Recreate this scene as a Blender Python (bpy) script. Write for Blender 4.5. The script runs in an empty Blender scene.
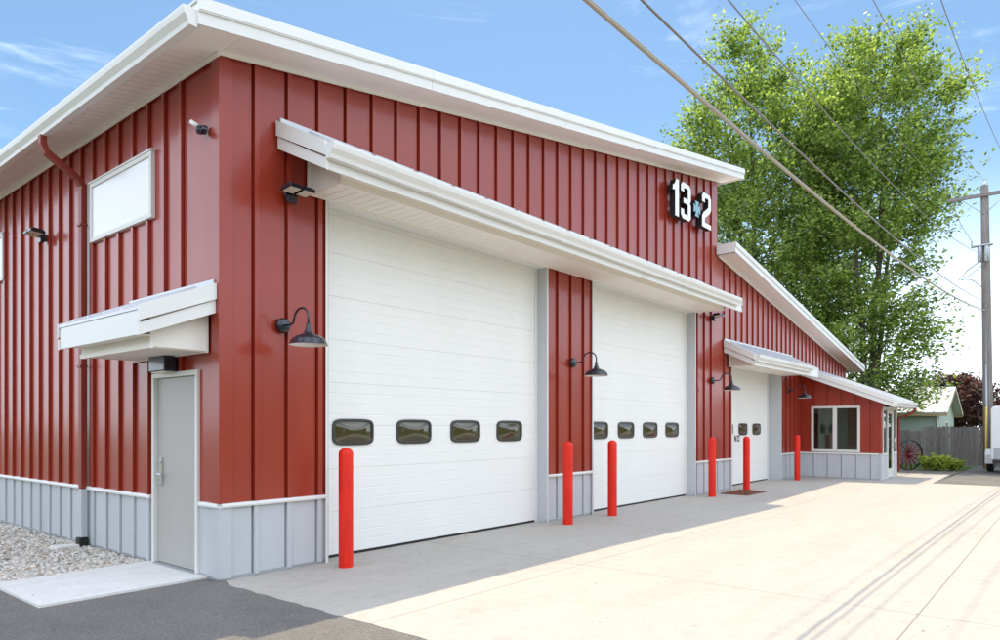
import bpy, bmesh, math, random
import numpy as np
from mathutils import Vector, Matrix, noise as mnoise
random.seed(7); rng = np.random.default_rng(11)
sc = bpy.context.scene
col = sc.collection
R = math.radians

# ------------------------------------------------------------------ materials
def mat(name, base, rough=0.5, spec=0.5, metal=0.0, coat=0.0, coat_rough=0.1, ior=1.5):
    m = bpy.data.materials.new(name); m.use_nodes = True
    b = m.node_tree.nodes['Principled BSDF']
    b.inputs['Base Color'].default_value = (*base, 1); b.inputs['Roughness'].default_value = rough
    b.inputs['Metallic'].default_value = metal; b.inputs['IOR'].default_value = ior
    b.inputs['Specular IOR Level'].default_value = spec
    b.inputs['Coat Weight'].default_value = coat; b.inputs['Coat Roughness'].default_value = coat_rough
    return m
class NT:
    def __init__(s, m):
        s.t = m.node_tree; s.b = s.t.nodes['Principled BSDF']
    def n(s, kind, **kw):
        x = s.t.nodes.new(kind)
        for k, v in kw.items():
            if k in x.inputs.keys(): x.inputs[k].default_value = v
            else: setattr(x, k, v)
        return x
    def l(s, a, b): s.t.links.new(a, b)
    def coords(s, scale=(1, 1, 1)):
        c = s.n('ShaderNodeTexCoord'); mp = s.n('ShaderNodeMapping'); mp.inputs['Scale'].default_value = scale
        s.l(c.outputs['Object'], mp.inputs['Vector']); return mp.outputs['Vector']
    def noise(s, vec, scale, detail=4, rough=.55, dist=0.0):
        x = s.n('ShaderNodeTexNoise'); x.inputs['Scale'].default_value = scale
        x.inputs['Detail'].default_value = detail; x.inputs['Roughness'].default_value = rough
        x.inputs['Distortion'].default_value = dist
        s.l(vec, x.inputs['Vector']); return x.outputs['Fac']
    def ramp(s, fac, stops):
        r = s.n('ShaderNodeValToRGB'); e = r.color_ramp.elements
        e[0].position, e[0].color = stops[0][0], (*stops[0][1], 1)
        e[1].position, e[1].color = stops[-1][0], (*stops[-1][1], 1)
        for p, c in stops[1:-1]:
            q = e.new(p); q.color = (*c, 1)
        s.l(fac, r.inputs['Fac']); return r.outputs['Color']
    def mix(s, fac, a, b, mode='MIX'):
        x = s.n('ShaderNodeMix', data_type='RGBA', blend_type=mode)
        if isinstance(fac, float): x.inputs[0].default_value = fac
        else: s.l(fac, x.inputs[0])
        for v, i in ((a, 6), (b, 7)):
            if isinstance(v, tuple): x.inputs[i].default_value = (*v, 1)
            else: s.l(v, x.inputs[i])
        return x.outputs[2]
    def bump(s, h, strength=.3, dist=.02, normal=None):
        x = s.n('ShaderNodeBump'); x.inputs['Strength'].default_value = strength; x.inputs['Distance'].default_value = dist
        s.l(h, x.inputs['Height'])
        if normal is not None: s.l(normal, x.inputs['Normal'])
        return x.outputs['Normal']
    def base(s, c): s.l(c, s.b.inputs['Base Color'])
    def norm(s, c): s.l(c, s.b.inputs['Normal'])
    def rough(s, fac, lo, hi):
        x = s.n('ShaderNodeMapRange'); x.inputs['To Min'].default_value = lo; x.inputs['To Max'].default_value = hi
        s.l(fac, x.inputs['Value']); s.l(x.outputs['Result'], s.b.inputs['Roughness'])

def metal_panel(name, base, dark, rough, coat=0.0, cior=1.6, ior=1.5):
    m = mat(name, base, rough, .5, coat=coat, coat_rough=.17, ior=ior)
    m.node_tree.nodes['Principled BSDF'].inputs['Coat IOR'].default_value = cior
    t = NT(m); v = t.coords((1, 1, .25)); big = t.noise(v, 1.6, 3); fine = t.noise(t.coords(), 14, 5)
    c = t.ramp(big, [(.3, dark), (.7, base)])
    c = t.mix(.06 if base[1] < .1 else .025, c, t.ramp(fine, [(.35, tuple(x*.55 for x in base)), (.65, base)]))
    t.base(c); t.rough(big, rough-.05, rough+.06)
    n = t.bump(t.noise(t.coords((1.2, 1.2, .5)), 2.2, 1), .10 if coat else .04, .03)   # oil-canning of thin sheet
    t.norm(n)
    if coat:
        t.l(n, t.b.inputs['Coat Normal'])
    return m
M = {}
M['red'] = metal_panel('red_siding', (.335, .033, .014), (.29, .027, .012), .38, coat=.5, cior=1.5, ior=1.4)
M['grey_siding'] = metal_panel('grey_siding', (.53, .545, .565), (.49, .505, .525), .40)
M['white_trim'] = metal_panel('white_trim', (.78, .775, .75), (.75, .745, .72), .40)
M['soffit'] = metal_panel('soffit', (.90, .86, .79), (.86, .82, .75), .45)
M['roof_metal'] = metal_panel('roof_metal', (.66, .68, .71), (.60, .62, .66), .33, coat=.2)
M['door_white'] = metal_panel('door_white', (.84, .83, .80), (.81, .80, .77), .42)
M['old_roof'] = metal_panel('old_roof', (.50, .53, .58), (.45, .48, .53), .5)
M['brown_red'] = metal_panel('brown_red', (.26, .035, .020), (.22, .03, .018), .45)
M['steel_door'] = metal_panel('steel_door', (.43, .41, .385), (.39, .375, .35), .42)
M['frame_tan'] = metal_panel('frame_tan', (.72, .71, .67), (.68, .67, .63), .4)
M['black'] = mat('black_rubber', (.012, .012, .012), .6)
M['dark_metal'] = mat('dark_metal', (.010, .013, .024), .3, .5, coat=.45)
M['frame_dark'] = mat('window_gasket', (.035, .036, .034), .35)
M['chrome'] = mat('brushed_steel', (.62, .62, .62), .25, metal=1)
M['lens'] = mat('lens', (.75, .72, .62), .2)
M['lamp_white'] = mat('enamel_white', (.85, .85, .83), .3)
M['sign_white'] = mat('sign_white', (.88, .88, .86), .35)
M['sign_blue'] = mat('sign_blue', (.20, .40, .47), .35)
M['acrylic'] = mat('dark_acrylic', (.06, .05, .022), .05, .7, ior=1.55)
M['white_pane'] = mat('frosted_pane', (.74, .74, .77), .15, .6)
M['interior'] = mat('interior_paint', (.62, .60, .52), .7)
M['galv'] = mat('galvanised', (.42, .44, .46), .45, metal=.6)
M['yellow'] = mat('yellow_plastic', (.75, .50, .05), .4)
M['iron'] = mat('iron', (.03, .027, .028), .6)
M['maroon_paint'] = mat('maroon_paint', (.17, .022, .026), .5)
M['tyre'] = mat('tyre', (.02, .02, .02), .8)
M['trailer_white'] = metal_panel('trailer_white', (.80, .80, .80), (.77, .77, .77), .3)

m = mat('bollard_red', (.72, .035, .018), .42, .3); t = NT(m)
sp = t.n('ShaderNodeSeparateXYZ'); t.l(t.coords(), sp.inputs[0])
f = t.noise(t.coords((1, 1, .3)), 9, 5)
t.base(t.ramp(f, [(.3, (.62, .016, .008)), (.55, (.74, .022, .009))])); t.norm(t.bump(t.noise(t.coords(), 40, 3), .08, .01))
M['bollard'] = m

m = mat('window_glass', (.05, .055, .05), .03, .9, ior=1.52); t = NT(m)
tr = t.n('ShaderNodeBsdfTransparent'); tr.inputs['Color'].default_value = (.72, .76, .72, 1)
gl = t.n('ShaderNodeBsdfGlossy'); gl.inputs['Roughness'].default_value = .02
lw = t.n('ShaderNodeFresnel'); lw.inputs['IOR'].default_value = 1.6
mx = t.n('ShaderNodeMixShader'); t.l(lw.outputs[0], mx.inputs[0]); t.l(tr.outputs[0], mx.inputs[1]); t.l(gl.outputs[0], mx.inputs[2])
t.l(mx.outputs[0], t.t.nodes['Material Output'].inputs['Surface'])
M['glass'] = m

# concrete with saw-cut joints, stains and specks
def concrete(name, a, b, joints=True):
    m = mat(name, a, .85, .25); t = NT(m); v = t.coords()
    big = t.noise(v, .35, 5, .6, .6); mid = t.noise(t.coords((.35, 1.6, 1)), 1.1, 6, .62, .4); fine = t.noise(v, 34, 5, .7)
    c = t.ramp(big, [(.32, b), (.62, a)])
    c = t.mix(.45, c, t.ramp(mid, [(.30, tuple(x*.80 for x in b)), (.56, a)]))
    blot = t.noise(v, 5.5, 8, .72, .3); c = t.mix(.26, c, t.ramp(blot, [(.36, tuple(x*.66 for x in b)), (.50, a), (.66, tuple(min(1, x*1.12) for x in a))]))
    c = t.mix(.28, c, t.ramp(fine, [(.3, tuple(x*.6 for x in a)), (.7, tuple(min(1, x*1.15) for x in a))]))
    rust = t.noise(t.coords((.5, 1.4, 1)), .9, 6, .65, .8); c = t.mix(t.ramp(rust, [(.60, (0, 0, 0)), (.74, (.4, .4, .4))]), c, (a[0]*.82, a[1]*.70, a[2]*.55))
    sp = t.noise(v, 9.0, 2); c = t.mix(t.ramp(sp, [(.725, (0, 0, 0)), (.745, (.8, .8, .8))]), c, (.16, .12, .09))
    h = fine
    if joints:
        s = t.n('ShaderNodeSeparateXYZ'); t.l(v, s.inputs[0])
        def line(out, period, offset, w):
            a1 = t.n('ShaderNodeMath', operation='ADD'); a1.inputs[1].default_value = offset; t.l(out, a1.inputs[0])
            p = t.n('ShaderNodeMath', operation='PINGPONG'); p.inputs[1].default_value = period/2; t.l(a1.outputs[0], p.inputs[0])
            q = t.n('ShaderNodeMath', operation='LESS_THAN'); q.inputs[1].default_value = w; t.l(p.outputs[0], q.inputs[0])
            return q.outputs[0]
        j = t.n('ShaderNodeMath', operation='MAXIMUM')
        t.l(line(s.outputs['X'], 3.18, .05, .007), j.inputs[0]); t.l(line(s.outputs['Y'], 3.4, 2.42, .007), j.inputs[1])
        c = t.mix(j.outputs[0], c, tuple(x*.62 for x in b))
    t.base(c); t.norm(t.bump(fine, .12, .01)); return m
M['concrete'] = concrete('concrete', (.455, .425, .385), (.395, .368, .33))
M['pad_concrete'] = concrete('pad_concrete', (.74, .72, .69), (.66, .64, .61), False)

m = mat('asphalt', (.2, .18, .16), .9, .25); t = NT(m); v = t.coords()
fine = t.noise(v, 55, 4, .7); big = t.noise(v, .8, 6, .65); sp = t.noise(v, 28, 3)
c = t.ramp(fine, [(.30, (.07, .067, .064)), (.5, (.15, .143, .135)), (.72, (.34, .32, .30))])
c = t.mix(.5, c, t.ramp(big, [(.34, (.115, .108, .10)), (.6, (.19, .175, .157))]))
c = t.mix(t.ramp(sp, [(.68, (0, 0, 0)), (.74, (.5, .5, .5))]), c, (.34, .31, .27))
t.base(c); t.norm(t.bump(fine, .5, .006)); M['asphalt'] = m

m = mat('grass', (.06, .09, .025), .9, .2); t = NT(m); v = t.coords()
c = t.ramp(t.noise(v, 3, 8, .7), [(.3, (.045, .075, .018)), (.5, (.075, .115, .03)), (.7, (.13, .15, .05))])
t.base(c); t.norm(t.bump(t.noise(v, 30, 4), .8, .05)); M['grass'] = m

m = mat('gravel_bed', (.3, .27, .23), .9, .2); t = NT(m); v = t.coords()
vo = t.n('ShaderNodeTexVoronoi'); vo.inputs['Scale'].default_value = 26; t.l(v, vo.inputs['Vector'])
t.base(t.ramp(vo.outputs['Distance'], [(.0, (.34, .31, .27)), (.5, (.22, .20, .17)), (.9, (.08, .07, .06))]))
t.norm(t.bump(vo.outputs['Distance'], .8, -.03)); M['gravel_bed'] = m

def island_mat(name, stops, rough=.8, spec=.3, translucent=0.0, tcol=None):
    m = mat(name, stops[0][1], rough, spec); t = NT(m)
    g = t.n('ShaderNodeNewGeometry'); c = t.ramp(g.outputs['Random Per Island'], stops); t.base(c)
    if translucent:
        tl = t.n('ShaderNodeBsdfTranslucent'); t.l(t.mix(1.0, c, tcol, 'MULTIPLY'), tl.inputs['Color'])
        mx = t.n('ShaderNodeMixShader'); mx.inputs[0].default_value = translucent
        t.l(t.b.outputs[0], mx.inputs[1]); t.l(tl.outputs[0], mx.inputs[2])
        t.l(mx.outputs[0], t.t.nodes['Material Output'].inputs['Surface'])
    return m
M['stones'] = island_mat('stones', [(0, (.24, .21, .17)), (.25, (.58, .54, .47)), (.5, (.44, .43, .41)), (.75, (.72, .68, .61)), (.92, (.40, .29, .20)), (1, (.80, .78, .74))], .75, .3)
M['leaves'] = island_mat('leaves', [(0, (.06, .09, .03)), (.3, (.15, .20, .06)), (.7, (.29, .34, .10)), (1, (.42, .45, .17))], .42, .4, .55, (1.5, 1.8, .9))
M['purple_leaves'] = island_mat('purple_leaves', [(0, (.06, .03, .028)), (.6, (.11, .055, .048)), (1, (.20, .11, .08))], .5, .4, .3, (1.5, 1.1, 1.0))
M['shrub_leaves'] = island_mat('shrub_leaves', [(0, (.22, .29, .04)), (.6, (.36, .42, .06)), (1, (.48, .50, .10))], .5, .4, .35, (1.4, 1.4, .8))
M['boards'] = island_mat('boards', [(0, (.12, .11, .10)), (.5, (.17, .155, .145)), (.85, (.23, .21, .19)), (1, (.32, .29, .26))], .85, .2)
t = NT(M['boards']); src = t.b.inputs['Base Color'].links[0].from_socket
t.base(t.mix(.5, src, t.ramp(t.noise(t.coords((14, 14, 1.2)), 3, 5), [(.3, (.07, .065, .06)), (.7, (.28, .26, .24))]), 'MIX'))

def wood(name, a, b):
    m = mat(name, a, .85, .2); t = NT(m)
    f = t.noise(t.coords((9, 9, .6)), 3, 6, .65, .5); t.base(t.ramp(f, [(.3, b), (.7, a)])); t.norm(t.bump(f, .5, .02)); return m
M['pole_wood'] = wood('pole_wood', (.30, .27, .25), (.17, .15, .14))
M['bark'] = wood('bark', (.16, .14, .11), (.07, .06, .05))
M['wire_tan'] = mat('wire_tan', (.36, .31, .24), .5, .5)
M['wire_grey'] = mat('wire_grey', (.20, .18, .18), .45, .5)
def siding(name, a, b, period):
    m = mat(name, a, .6, .3); t = NT(m); s = t.n('ShaderNodeSeparateXYZ'); t.l(t.coords(), s.inputs[0])
    d = t.n('ShaderNodeMath', operation='FRACT'); mu = t.n('ShaderNodeMath', operation='MULTIPLY'); mu.inputs[1].default_value = 1/period
    t.l(s.outputs['Z'], mu.inputs[0]); t.l(mu.outputs[0], d.inputs[0])
    t.base(t.ramp(t.noise(t.coords(), 2, 4), [(.3, b), (.7, a)])); t.norm(t.bump(d.outputs[0], .6, .03)); return m
M['green_siding'] = siding('green_siding', (.42, .50, .45), (.38, .46, .41), .18)
M['tan_wall'] = mat('tan_wall', (.50, .38, .22), .8)
M['tan_roof'] = mat('tan_roof', (.46, .36, .22), .8)
m = mat('grate_rust', (.20, .075, .05), .8, .2); t = NT(m)
t.base(t.ramp(t.noise(t.coords(), 12, 5), [(.3, (.13, .05, .035)), (.7, (.26, .10, .065))])); M['grate'] = m

# ------------------------------------------------------------------ mesh builder
class MB:
    def __init__(s): s.v = []; s.f = []; s.m = []; s.sm = []
    def face(s, idx, m=0, smooth=False): s.f.append(tuple(idx)); s.m.append(m); s.sm.append(smooth)
    def quad(s, a, b, c, d, m=0):
        k = len(s.v); s.v += [a, b, c, d]; s.face((k, k+1, k+2, k+3), m)
    def box(s, x0, x1, y0, y1, z0, z1, m=0):
        k = len(s.v)
        s.v += [(x, y, z) for z in (z0, z1) for y in (y0, y1) for x in (x0, x1)]
        for q in ((0, 2, 3, 1), (4, 5, 7, 6), (0, 1, 5, 4), (2, 6, 7, 3), (0, 4, 6, 2), (1, 3, 7, 5)): s.face([k+i for i in q], m)
    def prism(s, poly, a0, a1, fn, m=0, mcap=None):
        """poly: 2D outline; fn(u, v, a) -> xyz"""
        k = len(s.v); n = len(poly)
        s.v += [fn(u, v, a0) for u, v in poly] + [fn(u, v, a1) for u, v in poly]
        for i in range(n): j = (i+1) % n; s.face((k+i, k+j, k+n+j, k+n+i), m)
        mc = m if mcap is None else mcap
        s.face([k+i for i in range(n)][::-1], mc); s.face([k+n+i for i in range(n)], mc)
    def tube(s, pts, r, seg=8, m=0, caps=True):
        pts = [Vector(p) for p in pts]; n = len(pts)
        rs = r if isinstance(r, (list, tuple)) else [r]*n
        k = len(s.v); up = None
        for i, p in enumerate(pts):
            d = (pts[min(i+1, n-1)] - pts[max(i-1, 0)]).normalized()
            if up is None:
                up = Vector((0, 0, 1)) if abs(d.z) < .9 else Vector((1, 0, 0))
            a = d.cross(up).normalized(); up = a.cross(d).normalized()
            for q in range(seg):
                th = 2*math.pi*q/seg; w = p + (a*math.cos(th) + up*math.sin(th))*rs[i]; s.v.append(tuple(w))
        for i in range(n-1):
            for q in range(seg):
                q2 = (q+1) % seg; s.face((k+i*seg+q, k+i*seg+q2, k+(i+1)*seg+q2, k+(i+1)*seg+q), m, True)
        if caps:
            s.face([k+q for q in range(seg)], m); s.face([k+(n-1)*seg+q for q in range(seg)][::-1], m)
    def lathe(s, prof, seg=24, c=(0, 0, 0), m=0, axis='z', ms=None):
        k = len(s.v); n = len(prof)
        for r, h in prof:
            for q in range(seg):
                th = 2*math.pi*q/seg; x, y = r*math.cos(th), r*math.sin(th)
                p = {'z': (x, y, h), 'y': (x, h, y), 'x': (h, x, y)}[axis]
                s.v.append((p[0]+c[0], p[1]+c[1], p[2]+c[2]))
        for i in range(n-1):
            for q in range(seg):
                q2 = (q+1) % seg; s.face((k+i*seg+q, k+i*seg+q2, k+(i+1)*seg+q2, k+(i+1)*seg+q), m if ms is None else ms[i], True)
    def build(s, name, mats, parent=None, bevel=0, recalc=True):
        me = bpy.data.meshes.new(name); me.from_pydata(s.v, [], s.f)
        for x in (mats if isinstance(mats, list) else [mats]): me.materials.append(x)
        me.polygons.foreach_set('material_index', s.m); me.polygons.foreach_set('use_smooth', s.sm); me.update()
        if recalc:
            bm = bmesh.new(); bm.from_mesh(me); bmesh.ops.recalc_face_normals(bm, faces=bm.faces); bm.to_mesh(me); bm.free()
        o = bpy.data.objects.new(name, me); col.objects.link(o)
        if parent: o.parent = parent
        if bevel:
            b = o.modifiers.new('bevel', 'BEVEL'); b.width = bevel; b.segments = 2; b.limit_method = 'ANGLE'; b.angle_limit = R(40)
        return o
def tag(o, label=None, cat=None, group=None, kind=None):
    for k, v in (('label', label), ('category', cat), ('group', group), ('kind', kind)):
        if v: o[k] = v
    return o
def empty(name, loc, rz=0):
    o = bpy.data.objects.new(name, None); col.objects.link(o); o.location = loc; o.rotation_euler = (0, 0, rz); o.empty_display_size = .2; return o
def copy_tree(o, parent=None):
    c = o.copy(); col.objects.link(c)
    if parent: c.parent = parent
    for ch in list(o.children): copy_tree(ch, c)
    return c
XA = lambda u, v, a: (a, u, v)      # outline in (y, z), extruded along x
YA = lambda u, v, a: (u, a, v)      # outline in (x, z), extruded along y
ZA = lambda u, v, a: (u, v, a)

# ------------------------------------------------------------------ ribbed wall sheets
RIB = .4085
def profile(s0, s1, first, h=.034, w=.055, groove=.022):
    pts = [(s0, 0)]; c = first
    while c < s1:
        if c - groove > s0 + .004 and c + w < s1 - .004:
            pts += [(c-groove, 0), (c-groove+.001, -.045), (c-.001, -.045), (c, h), (c+w, h), (c+w+.003, 0)]
        c += RIB
    pts.append((s1, 0)); return pts
def sheet(mb, s0, s1, z0, z1, first, to, h=.034, m=0):
    f0 = z0 if callable(z0) else (lambda s, q=z0: q); f1 = z1 if callable(z1) else (lambda s, q=z1: q)
    while first < s0: first += RIB
    p = profile(s0, s1, first, h); k = len(mb.v)
    for s, d in p: mb.v += [to(s, d, f0(s)), to(s, d, f1(s))]
    for i in range(len(p)-1): mb.face((k+2*i, k+2*i+2, k+2*i+3, k+2*i+1), m)
FR = lambda s, d, z: (s, -d, z)           # front wall, faces -y
LW = lambda s, d, z: (-d, s, z)           # left wall, faces -x
VX = lambda s, d, z: (19.8-d, -s, z)      # vestibule side wall, faces -x
VF = lambda s, d, z: (s, -2.33-d, z)      # vestibule front wall
MR = lambda s, d, z: (13.03+d, s, z)
roofz = lambda x: 5.475 + .1700*x          # wall top under the main soffit
lowz = lambda x: 5.84 - .1570*(x-13.03)   # wall top of the lower wing
DEPTH = 17.0

B = empty('fire_station', (0, 0, 0))
tag(B, 'red ribbed metal fire station with white overhead doors and grey wainscot', 'building')

mb = MB()
DH = 4.27
sheet(mb, .0, 1.34, .8, roofz, .38, FR); sheet(mb, 1.34, 5.76, DH, roofz, .38, FR); sheet(mb, 5.76, 7.23, .8, roofz, .38, FR)
sheet(mb, 7.23, 11.67, DH, roofz, .38, FR); sheet(mb, 11.67, 13.03, .8, roofz, .38, FR)
fw = mb.build('front_wall', M['red'], B, recalc=False)
mb = MB(); mb.prism([(-.026, -.026), (.125, -.026), (.125, -.002), (-.002, -.002), (-.002, .125), (-.026, .125)], .805, 5.445, ZA)
mb.build('corner_trim', M['red'], fw)
mb = MB(); D3 = 3.2
sheet(mb, 13.03, 13.94, .8, lowz, .38, FR); sheet(mb, 13.94, 17.82, D3, lowz, .38, FR)
sheet(mb, 17.82, 19.8, .8, lowz, .38, FR); sheet(mb, 19.8, 25.7, lambda s: 3.3 if s < 22.2 else .8, lowz, .38, FR)
mb.build('wing_front_wall', M['red'], B, recalc=False)
mb = MB()
sheet(mb, 0, .42, .8, 5.478, .37, LW); sheet(mb, .42, 1.50, 2.22, 5.478, .37, LW); sheet(mb, 1.50, DEPTH, .8, 5.478, .37, LW)
mb.build('left_wall', M['red'], B, recalc=False)
mb = MB(); sheet(mb, 0, DEPTH, 5.6, 7.67, .37, MR)
mb.build('clerestory_wall', M['red'], B, recalc=False)
mb = MB()
mb.quad((0, DEPTH, 0), (13.03, DEPTH, 0), (13.03, DEPTH, 7.67), (0, DEPTH, 5.45)); mb.quad((13.03, DEPTH, 0), (25.7, DEPTH, 0), (25.7, DEPTH, 3.85), (13.03, DEPTH, 5.84))
mb.quad((25.7, 0, 0), (25.7, DEPTH, 0), (25.7, DEPTH, 3.85), (25.7, 0, 3.85))
mb.build('rear_wall', M['red'], B)

# wainscot
def wain(name, segs, to, first, parent=B):
    for a, b in segs:
        mb = MB(); sheet(mb, a, b, .02, .76, first, to, .022)
        o = mb.build(name, M['grey_siding'], parent, recalc=False)
        mb = MB(); mb.prism([(-.004, .757), (.040, .757), (.046, .775), (.040, .803), (-.004, .803)], a + (.042 if a > .1 else 0), b - .042, lambda u, v, s: to(s, u, v))
        mb.build('wainscot_cap', M['white_trim'], o)
        mb = MB(); mb.prism([(-.004, -.03), (.012, -.03), (.012, .035), (-.004, .035)], a, b, lambda u, v, s: to(s, u, v))
        mb.build('base_trim', M['galv'], o)
wain('wainscot', [(.0, 1.34), (5.76, 7.23), (11.67, 13.94), (17.82, 19.8), (22.25, 25.7)], FR, .38)
wain('wainscot', [(-.0, .42), (1.50, DEPTH)], LW, .37)
mb = MB(); mb.prism([(-.022, -.022), (.12, -.022), (.12, -.002), (-.002, -.002), (-.002, .12), (-.022, .12)], .02, .757, ZA)
mb.build('wainscot_corner', M['grey_siding'], B)

# ---- main roof: underside plane follows the slope
OV = .50; EX = -.47; RX = 13.50
def rz(x, up=0): return roofz(x) + up
mb = MB()
mb.prism([(EX-.03, rz(EX)+.205), (RX+.02, rz(RX)+.205), (RX+.02, rz(RX)+.23), (EX-.03, rz(EX)+.23)], -OV+.02, DEPTH+.4, YA)
x = EX+.3
for i in range(34):   # standing seams run up the slope
    y = -OV+.25 + i*.52
    mb.prism([(EX, rz(EX)+.231), (RX, rz(RX)+.231), (RX, rz(RX)+.262), (EX, rz(EX)+.262)], y, y+.03, YA)
roof = mb.build('roof', M['roof_metal'], B)
mb = MB()   # rake soffit, plain sheets with lap joints
xs = [EX+.04] + [k*2.44 for k in range(0, 6)] + [RX-.02]
for a, b in zip(xs[:-1], xs[1:]):
    mb.prism([(a, rz(a)+.012), (b-.004, rz(b)+.012), (b-.004, rz(b)+.03), (a, rz(a)+.03)], -OV+.02, .06, YA)
mb.build('rake_soffit', M['soffit'], roof)
mb = MB()   # vented eave soffit, V-groove boards across the eave
y = .062
while y < DEPTH:
    w = .142
    mb.prism([(EX+.04, rz(EX)+.019), (-.0, rz(0)+.012), (-.0, rz(0)+.03), (EX+.04, rz(EX)+.037)], y, y+w-.010, YA)
    mb.prism([(EX+.04, rz(EX)+.031), (-.0, rz(0)+.024), (-.0, rz(0)+.034), (EX+.04, rz(EX)+.041)], y+w-.010, y+w, YA)
    y += w
mb.build('eave_soffit', M['soffit'], roof)
mb = MB()   # rake fascia: lower band and flared upper band, in lapped lengths
xs = [EX-.02, 2.6, 5.65, 8.7, 11.75, RX+.02]
for a, b in zip(xs[:-1], xs[1:]):
    b2 = b-.005
    for (y0, y1, u0, u1, yf) in ((-OV-.002, -OV+.02, -.005, .115, 0), (-OV-.022, -OV+.02, .115, .128, 0), (-OV-.030, -OV+.02, .128, .245, .012)):
        k = len(mb.v)
        for xx in (a, b2):
            mb.v += [(xx, y0, rz(xx)+u0), (xx, y1, rz(xx)+u0), (xx, y1, rz(xx)+u1), (xx, y0+yf, rz(xx)+u1)]
        for q in ((0, 1, 2, 3), (7, 6, 5, 4), (0, 4, 5, 1), (1, 5, 6, 2), (2, 6, 7, 3), (3, 7, 4, 0)): mb.face([k+i for i in q])
mb.build('rake_fascia', M['white_trim'], roof)
mb = MB()
mb.prism([(RX-.01, rz(RX)-.005), (RX+.02, rz(RX)-.005), (RX+.018, rz(RX)+.204), (RX-.01, rz(RX)+.204)], -OV+.02, DEPTH+.4, YA)
mb.build('ridge_fascia', M['white_trim'], roof)
mb = MB()   # eave fascia and frieze trims under soffits
mb.prism([(EX-.015, rz(EX)-.005), (EX+.02, rz(EX)-.005), (EX+.02, rz(EX)+.204), (EX-.015, rz(EX)+.204)], -OV+.0205, DEPTH+.4, YA)
mb.build('eave_fascia', M['white_trim'], roof)
mb = MB()
mb.prism([(-.03, rz(-.03)-.030), (13.06, rz(13.06)-.030), (13.06, rz(13.06)+.012), (-.03, rz(-.03)+.012)], -.044, -.029, YA)
mb.prism([(-.044, 5.425), (-.029, 5.425), (-.029, 5.476), (-.044, 5.476)], -.044, DEPTH, YA)
mb.build('frieze_trim', M['soffit'], roof)
mb = MB()   # K-style gutter on the eave
gx = EX-.017
gp = [(gx, 5.36), (gx-.075, 5.36), (gx-.085, 5.40), (gx-.125, 5.455), (gx-.135, 5.50), (gx-.135, 5.525), (gx-.122, 5.525), (gx-.122, 5.50), (gx-.112, 5.465), (gx-.075, 5.41), (gx-.065, 5.372), (gx-.004, 5.372), (gx-.004, 5.53), (gx, 5.53)]
mb.prism(gp, -OV+.03, DEPTH+.4, YA)
mb.prism([(u, v) for u, v in gp[:6]] + [(gx, 5.525)], -OV+.02, -OV+.0295, YA)
mb.build('gutter', M['white_trim'], roof)

# ---- lower wing roof
mb = MB(); LX1 = 26.35
lz = lambda x: lowz(x)
mb.prism([(13.06, lz(13.06)+.205), (LX1, lz(LX1)+.205), (LX1, lz(LX1)+.23), (13.06, lz(13.06)+.23)], -OV+.02, DEPTH+.4, YA)
lroof = mb.build('roof', M['roof_metal'], B)
mb = MB(); mb.prism([(13.06, lz(13.06)+.012), (LX1-.02, lz(LX1)+.012), (LX1-.02, lz(LX1)+.03), (13.06, lz(13.06)+.03)], -OV+.02, .06, YA)
mb.build('rake_soffit', M['soffit'], lroof)
mb = MB()
for a, b in ((12.93, 17.5), (17.505, 22.0), (22.005, LX1+.02)):
    for (y0, y1, u0, u1, yf) in ((-OV-.002, -OV+.02, -.005, .118, 0), (-OV-.022, -OV+.02, .118, .131, 0), (-OV-.030, -OV+.02, .131, .245, .012)):
        k = len(mb.v)
        for xx in (a, b):
            mb.v += [(xx, y0, lz(xx)+u0), (xx, y1, lz(xx)+u0), (xx, y1, lz(xx)+u1), (xx, y0+yf, lz(xx)+u1)]
        for q in ((0, 1, 2, 3), (7, 6, 5, 4), (0, 4, 5, 1), (1, 5, 6, 2), (2, 6, 7, 3), (3, 7, 4, 0)): mb.face([k+i for i in q])
mb.box(12.93, 12.955, -OV+.0205, -.03, lz(12.95), lz(12.95)+.235)
mb.box(12.957, 13.05, -OV+.0205, -.03, lz(12.95)+.02, lz(12.95)+.225)
mb.prism([(LX1-.01, lz(LX1)-.005), (LX1+.02, lz(LX1)-.005), (LX1+.018, lz(LX1)+.204), (LX1-.01, lz(LX1)+.204)], -OV+.0205, DEPTH+.4, YA)
mb.build('fascia', M['white_trim'], lroof)
mb = MB(); mb.prism([(13.07, lz(13.07)-.030), (25.7, lz(25.7)-.030), (25.7, lz(25.7)+.012), (13.07, lz(13.07)+.012)], -.044, -.029, YA)
mb.build('frieze_trim', M['soffit'], lroof)

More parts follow.
